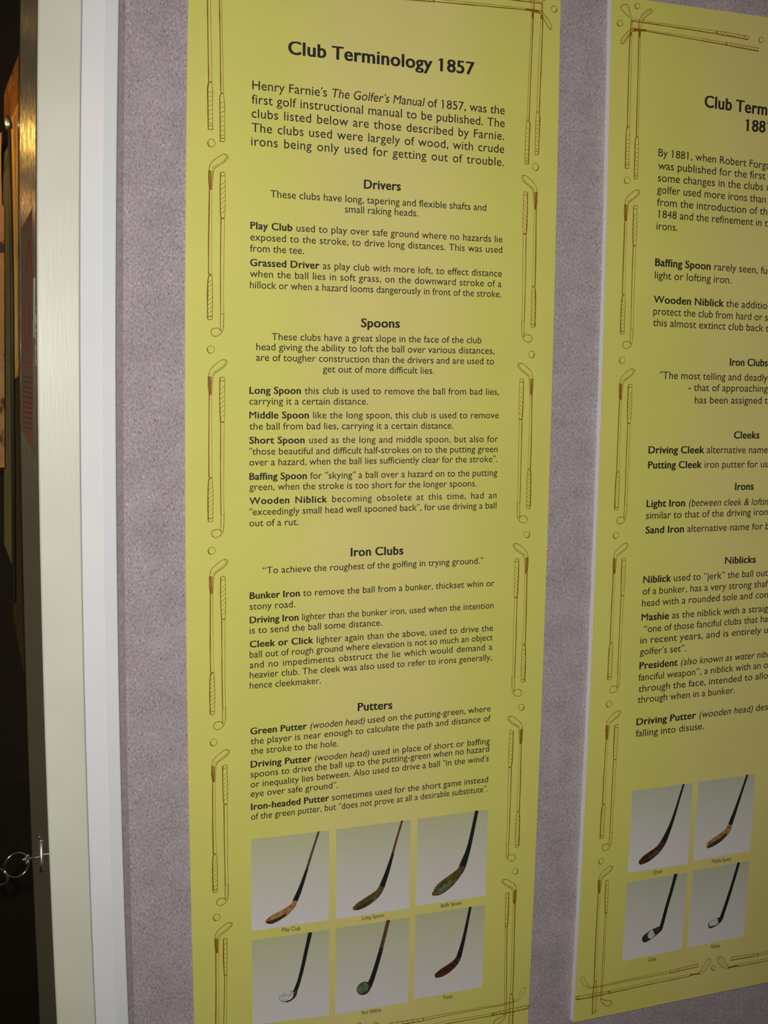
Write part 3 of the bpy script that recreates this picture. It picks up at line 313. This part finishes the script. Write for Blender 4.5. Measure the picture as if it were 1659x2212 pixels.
# ---------------------------------------------------------------- lettering
GL = {}
_tmp = bpy.data.objects.new('t', bpy.data.curves.new('t', 'FONT')); COL.objects.link(_tmp); _tmp.data.resolution_u = 3
BOLD = 0.012; BX = 0.017
def _mesh(body, off):
    _tmp.data.body = body; _tmp.data.offset = off; _tmp.update_tag(); dg = bpy.context.evaluated_depsgraph_get(); dg.update()
    e = _tmp.evaluated_get(dg); me = e.to_mesh(); v = [(a.co.x, a.co.y) for a in me.vertices]; f = [tuple(p_.vertices) for p_ in me.polygons]; e.to_mesh_clear()
    return v, f
I_MAX = max(a[0] for a in _mesh('I', 0)[0])
HB = max(a[1] for a in _mesh('H', 0)[0]); XB = max(a[1] for a in _mesh('x', 0)[0])
def glyph(ch, bold):
    k = (ch, bold)
    if k in GL: return GL[k]
    adv = max(a[0] for a in _mesh(ch + 'I', 0)[0]) - I_MAX
    if ch == ' ': GL[k] = ([], [], adv * .95, 0, 0); return GL[k]
    v, f = _mesh(ch, (0 if ch in 'MNW4' else BOLD) if bold else (0 if ch in 'MNWAVK4' else .003))
    if bold:
        adv += .022; n_ = len(v); v = [(x + s_ * BX, y, s_ + 1) for s_ in (-1, 0, 1) for x, y in v]; f = [tuple(i + k_ * n_ for i in q_) for k_ in range(3) for q_ in f]
    xs = [a[0] for a in v]
    if ch == '1':                                   # the boards' figure one has a flag
        x = min(xs); o = len(v); t = .10 + (.03 if bold else 0)
        v += [(x + .005, HB, 3), (x - .105, HB - .10, 3), (x - .105, HB - .10 - t * .62, 3), (x + .005, HB - t * .7, 3)]; f.append((o, o + 1, o + 2, o + 3)); adv += .03
        xs = [a[0] for a in v]
    if ch in '"\'': v = [(q_[0] + (q_[1] - .5) * .22,) + tuple(q_[1:]) for q_ in v]; xs = [a[0] for a in v]
    GL[k] = (v, f, adv, min(xs), max(xs)); return GL[k]
XR = .695                                           # x-height : cap height on the boards
def ywarp(y, cap):
    if y <= 0: return y * cap / HB * .92
    if y <= XB: return y / XB * XR * cap
    if y <= HB: return XR * cap + (y - XB) / (HB - XB) * (1 - XR) * cap
    return cap + (y - HB) * .35 * cap / HB
def parse(text):
    out = []; b = it = False; mark = None
    for ch in text:
        if ch == '*': b = not b
        elif ch == '_': it = not it
        elif ch == '|': mark = len(out)
        else: out.append((ch, b, it))
    return out, (mark if mark else len(out))
def natural(run, mark):
    w = 0; sp = 0
    for ch, b, it in run[:mark]:
        w += glyph(ch, b)[2] * (.93 if it else 1); sp += ch == ' '
    first = glyph(run[0][0], run[0][1]); last = glyph(run[mark - 1][0], run[mark - 1][1])
    return w - first[3] - (last[2] - last[4]), sp
def set_line(text, x0, z0, x1, z1, cap, y, sx=None, serif=False):
    """one line of print: ink from (x0, z0) to (x1, z1) mm; sx given = justified by its word spaces"""
    run, mark = parse(text); nat, sp = natural(run, mark)
    L = x1 - x0
    if sx is None: sx = L / nat; ex_sp = ex_l = 0
    else:
        E = L - nat * sx; tot = sp * 5 + (mark - 1); 
        ex_l = E / tot; ex_sp = ex_l * 5
    x = -glyph(run[0][0], run[0][1])[3] * sx; sl = (z1 - z0) / L; V = []; F = []
    for ch, b, it in run:
        v, f, adv, a, c = glyph(ch, b); o = len(V)
        for q_ in v:
            gx, gy = q_[:2]; ly = y - 2e-5 * (q_[2] if len(q_) > 2 else 0)
            yy = ywarp(gy, cap); xx = x + gx * sx * (.93 if it else 1) + (yy * .17 if it else 0)
            V.append(((x0 + xx) * .001, ly, (z0 + xx * sl + yy) * .001))
        F += [tuple(i + o for i in q_) for q_ in f]
        if serif and ch.isalpha():
            for sxp in {round(a + .05, 3), round(c - .05, 3)}:
                if ch in 'oecagsCSO': continue
                o = len(V); hw = .075 * sx; hh = cap * .045
                for px_, pz_ in ((-hw, 0), (hw, 0), (hw, hh), (-hw, hh)):
                    xx = x + sxp * sx + px_; V.append(((x0 + xx) * .001, y, (z0 + xx * sl + pz_) * .001))
                F.append((o, o + 1, o + 2, o + 3))
        x += adv * sx * (.93 if it else 1) + ex_l + (ex_sp if ch == ' ' else 0)
    return V, F

# ---------------------------------------------------------------- the room
Z_TOP = 2700
struct(obj('wall_back', *slab(SM, 2600, 0, Z_TOP, 0.002, 0.06), M_fabric))
struct(obj('trim_3', *slab([(x - 14, z) for x, z in TR[2]], SM, 0, Z_TOP, 0.0021, 0.06), M_plain))
struct(obj('trim_2', *slab(TR[0], [(x - .4, z) for x, z in TR[1]], 0, Z_TOP, -0.0118, 0.004, bev=1.2), M_cream))
white_trim = struct(obj('trim_1', *slab([(x + .1, z) for x, z in TR[1]], TR[2], 0, Z_TOP, -0.012, 0.004, bev=.6), M_white))
mid = lambda z: interp(TR[2], z) - 12.5
edge_l = [(x - 13.5, z) for x, z in TR[2]]
obj('filler_strip', *slab(edge_l, [(x - .8, z) for x, z in TR[2]], 0, Z_TOP, -0.0124, -0.01195, bev=.4), M_edge, white_trim)
struct(obj('ceiling', *box(-1.6, 2.6, -3.2, 0.8, 2.701, 2.73), M_white))
struct(obj('floor', *box(-1.6, 2.6, -3.2, 0.8, -0.03, 0), M_floor))

# ---------------------------------------------------------------- the two boards
def chaikin(p_, it=2):
    closed = (Vector(p_[0]) - Vector(p_[-1])).length < .1
    return smooth_path(p_, it) if not closed else smooth_path(p_ + [p_[1]], it)[2:-1]
LAYER = 0
def place(strokes, dx, dz, mirror=False, y=-.00015, bow=None):
    global LAYER
    LAYER = (LAYER + 1) % 12; parts = []; y -= LAYER * 6e-6
    for pts, w_ in strokes:
        y -= 4e-7
        P_ = [((-x if mirror else x) + dx, z + dz) for x, z in pts]
        if bow: P_ = [(x + bow(z), z) for x, z in P_]
        parts.append(ribbon(chaikin(P_) if 4 < len(P_) < 17 else P_, w_ * 1.3, y))
    return join(parts)
PERIOD = 215.97
def last_map(z):
    """the lowest club of each column has a longer shaft"""
    K = [(20, 20), (0, 0), (-7.7, -6.1), (-48.7, -43.5), (-137, -164), (-184.5, -208), (-300, -320)]
    for (a, b), (c, d) in zip(K, K[1:]):
        if z >= c: return b + (d - b) * (z - a) / (c - a)
    return z
def bowf(balls):
    """sideways drift of a column of drawings, taken from its ball positions"""
    return lambda z: smooth_interp(balls, z)
def board(idx, loc, width, el, er, ballL, ballR, TD, CD, PH, CL, caps, label, depth):
    root = empty('information_board', loc, label, 'sign', 'yellow club terminology boards')
    sheet_back = .0009
    obj('printed_sheet', *slab(el, er, 0, H, 0, sheet_back, n=60), M_paper, root)
    obj('foam_core', *slab([(x + .15, z) for x, z in el], [(x - .15, z) for x, z in er], 0.2, H - .2, sheet_back, depth, n=60), M_core, root)
    # lettering
    colmax = max(l[3] for st, L in TD for l in L)
    ratios = {}
    for st, L in TD:
        for t, x0, z0, x1, z1 in L:
            run, mark = parse(t)
            if x1 < colmax - 4 and mark > 12: ratios.setdefault('b' if run[0][1] and st == 'head' else 'r', []).append(((x1 - x0) / natural(run, mark)[0]) / caps[st])
    rs = sorted(ratios.get('r', [1])); k_reg = rs[len(rs) // 2]
    for st, L in TD:
        parts = []
        for t, x0, z0, x1, z1 in L:
            just = idx == 0 and x1 > colmax - 4 and st in ('intro', 'body')
            k = k_reg * caps[st]
            if just and st == 'intro': k *= 1.0
            if just:
                run, mark = parse(t); nat, sp = natural(run, mark)
                k = min(k, (x1 - x0) / nat * 1.0 if (x1 - x0) / nat < k else k)
            parts.append(set_line(t, x0, z0, x1, z1, caps[st], -.00015, k if just else None))
        nm = {'title': 'title', 'head': 'heading', 'intro': 'paragraph', 'body': 'paragraph'}[st]
        obj(nm, *join(parts), M_ink, root)
    # drawn border
    zmax = [b[1] for b in ballL]
    for side, balls in ((0, ballL), (1, ballR)):
        mir = side == 1; bow = bowf(balls); x_c = 0
        for i, (bx, bz) in enumerate(balls):
            obj('ball_drawing', *place(BA, bow(bz), bz, mir), M_brown, root)
            f = lambda z: bow(z)
            zs_ = (balls[i][1] - balls[i + 1][1]) / PERIOD if i < 4 else 1
            zm = (lambda z: z * zs_) if i < 4 else last_map
            wz = lambda st: [([(x - smooth_interp(BL, BL[0][1] + z) + smooth_interp(BL, BL[0][1]), zm(z)) for x, z in p_], w_) for p_, w_ in st]
            obj('club_drawing', *place(wz(DR), 0, bz, mir, bow=f), M_brown, root)
            if i < 4: obj('club_drawing', *place(wz(IR), 0, bz, mir, bow=f), M_brown, root)
        for k in 'ABCD': obj('club_drawing', *place(TC[k], bow(balls[0][1]), balls[0][1], mir), M_brown, root)
        for b in TB: obj('ball_drawing', *place(b, bow(balls[0][1]), balls[0][1], mir), M_brown, root)
        for k in 'EFH':
            st = BC[k]
            if mir and k != 'H': st = [([(x * 1.03 + (5 if idx == 0 else 9), z) for x, z in p_], w_) for p_, w_ in st]
            obj('club_drawing', *place(st, bow(balls[4][1]), balls[4][1] - (4 if mir and idx == 0 and k != 'H' else 0), mir), M_brown, root)
    b4 = ballL[4]
    mid_mir = (ballL[4][0] + ballR[4][0])
    obj('ball_drawing', *place(BB[0], b4[0], b4[1]), M_brown, root)
    # photographs of clubs
    for i, q_ in enumerate(PH):
        zs = [b[1] for b in q_]
        g = photo_ground('photo_ground', *( (srgb(194, 195, 152), srgb(228, 222, 222)) if idx == 0 else (srgb(192, 195, 170), srgb(230, 224, 224)) ), min(zs) * .001, max(zs) * .001)
        ph = obj('photograph', *prism([(x * .001, z * .001) for x, z in q_], -.0001, .0), g, root)
        parts = {}
        for j, (col, kind, pts) in enumerate(CL[i]):
            y = -.00014 - .00003 * j
            geo = limb(pts, y) if kind == 't' else disc(pts[0][0], pts[0][1], pts[0][2], pts[0][2] * (.74 if col in ('grey', 'pale') else .93), y)
            me = obj('pictured_club', *geo, CM[col], ph)
        if i < len(CD) and CD[i]:
            t, x0, z0, x1, z1 = CD[i]
            obj('caption', *set_line(t, x0, z0, x1, z1, caps['body'] * .60, -.00015, None, True), M_ink, root)
    return root
Wd = W1
board(0, (OR[0][0], 0, OR[0][1]), Wd, EL1, ER1, [(x, z) for x, z in BL], [(x, z) for x, z in BR], TD1, CD1, PH1, CL1, caps1,
      'tall yellow board headed Club Terminology 1857 beside the white casing', .0020)
BR2 = [(x - BL[i][0] + BR[i][0], z) for i, (x, z) in enumerate(B2)]
EL2s = EL2
board(1, (OR[1][0], -.008, OR[1][1]), Wd, EL2s, [(x + Wd, z) for x, z in EL2s], [(x, z) for x, z in B2], BR2, TD2, CD2, PH2, CL2, caps2,
      'thicker yellow board headed Club Terminology 1881 with pale side edge showing', .0100)
bpy.data.objects.remove(_tmp)

# ---------------------------------------------------------------- cabinet beside the casing
cab = empty('display_cabinet', (0, 0, 0), 'dark display cabinet with brushed metal upright left of the cream casing', 'cabinet')
obj('metal_upright', *slab(MS, [(x - .5, z) for x, z in TR[0]], 0, Z_TOP, -.004, 0.012, bev=.3), M_metal, cab)
obj('glass_pane', *slab(-980, [(x - 1, z) for x, z in MS], 20, Z_TOP - 20, 0.002, 0.006), M_glass, cab)
obj('back_panel', *box(-1.0, .30, .47, .49, 0, 2.7), M_dark, cab)
obj('side_panel', *box(.165, .185, .0462, .4698, 0, 2.7), M_dark, cab)
obj('side_panel', *box(-1.02, -1.0005, -.002, .47, 0, 2.7), M_dark, cab)
obj('base_panel', *box(-1.0, .164, .042, .469, 0, .03), M_dark, cab)
obj('top_panel', *box(-1.0, .164, .042, .469, 2.67, 2.7), M_dark, cab)
mm = lambda L: [(x * .001, z * .001) for x, z in L]
pr = obj('painted_reflection', *prism(mm(IN['brown']), -.0046, -.0040), M_redbrown, cab); pr['label'] = 'red brown reflection with slanted ends painted on the metal'  # reflection of a poster in the polished metal, painted as a flat strip
obj('painted_light_streak', *prism(mm(IN['streak']), -.0046, -.0040), M_pale, cab)  # bright streak of the reflection, put in as flat colour

for L_ in IN['red']: obj('reflected_red_line', *ribbon(chaikin(list(L_)) if len(L_) > 3 else L_, 1.5, -.0049), M_red, pr)  # red strokes of the mirrored poster, painted on
for L_ in IN['text']: obj('reflected_text_line', *ribbon(L_, .8, -.0049), M_dark, pr)  # rows of text in the same painted reflection

def fold(poly, y, th, name, material, label, cat):
    """cloth with soft vertical folds"""
    zs = [b for a, b in poly]; v = []; f = []; n_ = 24; m_ = 10
    def span(z):
        xs = []
        for (x0, z0), (x1, z1) in zip(poly, poly[1:] + poly[:1]):
            if min(z0, z1) <= z <= max(z0, z1) and z0 != z1: xs.append(x0 + (x1 - x0) * (z - z0) / (z1 - z0))
        return (min(xs), max(xs)) if xs else (poly[0][0],) * 2
    for i in range(n_ + 1):
        z = min(zs) + (max(zs) - min(zs)) * (i * .998 + .024) / (n_ + .05); a, b = span(z)
        for j in range(m_ + 1):
            x = a + (b - a) * j / m_; v.append((x * .001, y + .004 * math.sin(x * .9 + z * .01), z * .001))
    for i in range(n_):
        for j in range(m_):
            a = i * (m_ + 1) + j; f.append((a, a + 1, a + m_ + 2, a + m_ + 1))
    N = len(v); v += [(x, yy + th, z) for x, yy, z in v]; f += [tuple(reversed([i + N for i in q_])) for q_ in f]
    rim = [j for j in range(m_ + 1)] + [i * (m_ + 1) + m_ for i in range(1, n_ + 1)] + [n_ * (m_ + 1) + j for j in range(m_ - 1, -1, -1)] + [i * (m_ + 1) for i in range(n_ - 1, 0, -1)]
    for a, b in zip(rim, rim[1:] + rim[:1]): f.append((a, a + N, b + N, b))
    o = obj(name, v, f, material); tag(o, label, cat)
    return o
fold(list(IN['drape1']), .105, .003, 'hanging_cloth', M_drape, 'dark orange cloth slanting down behind the cabinet glass', 'cloth')
fold(list(IN['drape2']), .085, .003, 'hanging_cloth', M_gold, 'golden brown folded cloth hanging next to the metal upright', 'cloth')
fold(list(IN['drape3']), .095, .003, 'hanging_cloth', M_low, 'dark brown cloth hanging below the golden cloth behind the glass', 'cloth')
fold(list(IN['drape4']), .12, .003, 'hanging_cloth', M_olive, 'dull olive brown cloth hanging behind the thin knobbed rod', 'cloth')
rod = empty('knobbed_rod', (0, 0, 0), 'thin dark upright rod with rounded knob, in front of the golden cloth', 'rod')
R0 = IN['rod']
obj('shaft', *tube([(x * .001, .07, z * .001) for x, z in R0], [.0016, .0020, .0020]), M_rod, rod)
kx, kz = IN['knob'][0]
obj('knob', *tube([(kx * .001 - .002, .07, kz * .001 + .009), (kx * .001 - .001, .07, kz * .001 + .007), (kx * .001, .07, kz * .001), (kx * .001 + .001, .07, kz * .001 - .005), (R0[0][0] * .001, .07, R0[0][1] * .001)], [.0008, .0030, .0042, .0032, .0017], 14), M_steel, rod)
tag(obj('card', *prism(mm(IN['left']), .08, .082), M_card), 'tan card with dark marks at the far left behind the glass', 'card')

# chrome latch and rings on the metal upright
la = empty('latch', (0, 0, 0), 'small chrome latch with rings on the lower metal upright', 'latch')
PL = mm(LATCH['plate']); obj('plate', *tube([((PL[0][0] + PL[1][0]) / 2, -.0072, PL[0][1]), ((PL[2][0] + PL[3][0]) / 2 * .7 + (PL[0][0] + PL[1][0]) / 2 * .3, -.0074, PL[2][1] * .7 + PL[0][1] * .3), ((PL[2][0] + PL[3][0]) / 2, -.0078, PL[2][1])], [.0022, .0024, .0031], 20), M_steel, la)
a, b = mm(LATCH['cap']); obj('cap', *tube([(a[0], -.0085, a[1]), (b[0] + .001, -.0085, b[1])], .0011), M_chrome, la)
a, b = mm(LATCH['pin']); obj('pin', *tube([(a[0], -.0075, a[1]), ((a[0] + b[0]) / 2, -.0075, (a[1] + b[1]) / 2), (b[0], -.0075, b[1])], [.0008, .0013, .001]), M_chrome, la)
a, b = mm(LATCH['rod']); obj('bolt', *tube([(a[0], -.012, a[1]), (a[0] + .002, -.012, a[1]), (b[0], -.0090, b[1])], [.0012, .0019, .0014]), M_chrome, la)
a, b = mm(LATCH['rod2']); obj('thin_wire', *tube([(a[0], -.0045, a[1]), (b[0], -.0045, b[1])], .0004), M_steel, la)
cx, cz = LATCH['rod'][0]; 
def ring(cx, cz, r, t, tilt, name):
    pts = [(cx + r * math.cos(a) * math.cos(tilt), -.014 + r * math.cos(a) * math.sin(tilt), cz + r * math.sin(a)) for a in [2 * math.pi * k / 32 for k in range(32)]]
    obj(name, *tube(pts, t, 10, True), M_chrome, la)
x0 = LATCH['ring']; xs = [q_[0] for q_ in x0]
ring(min(xs) * .001 + .0135, max(q_[1] for q_ in x0) * .001 - .0135, .0132, .0011, .25, 'ring')
r2 = LATCH['ring2']; ring(r2[0][0] * .001 - .006, r2[1][1] * .001 - .004, .009, .0014, -.5, 'ring')
ring(LATCH['ring'][0][0] * .001 + .001, LATCH['rod'][0][1] * .001 + .001, .0042, .0012, 1.0, 'ring')
for o in COL.objects:
    if o.type == 'MESH' and o.name.split('.')[0] in ('ring', 'shaft', 'knob', 'bolt', 'pin', 'cap', 'plate', 'hanging_cloth'):
        for p_ in o.data.polygons: p_.use_smooth = True
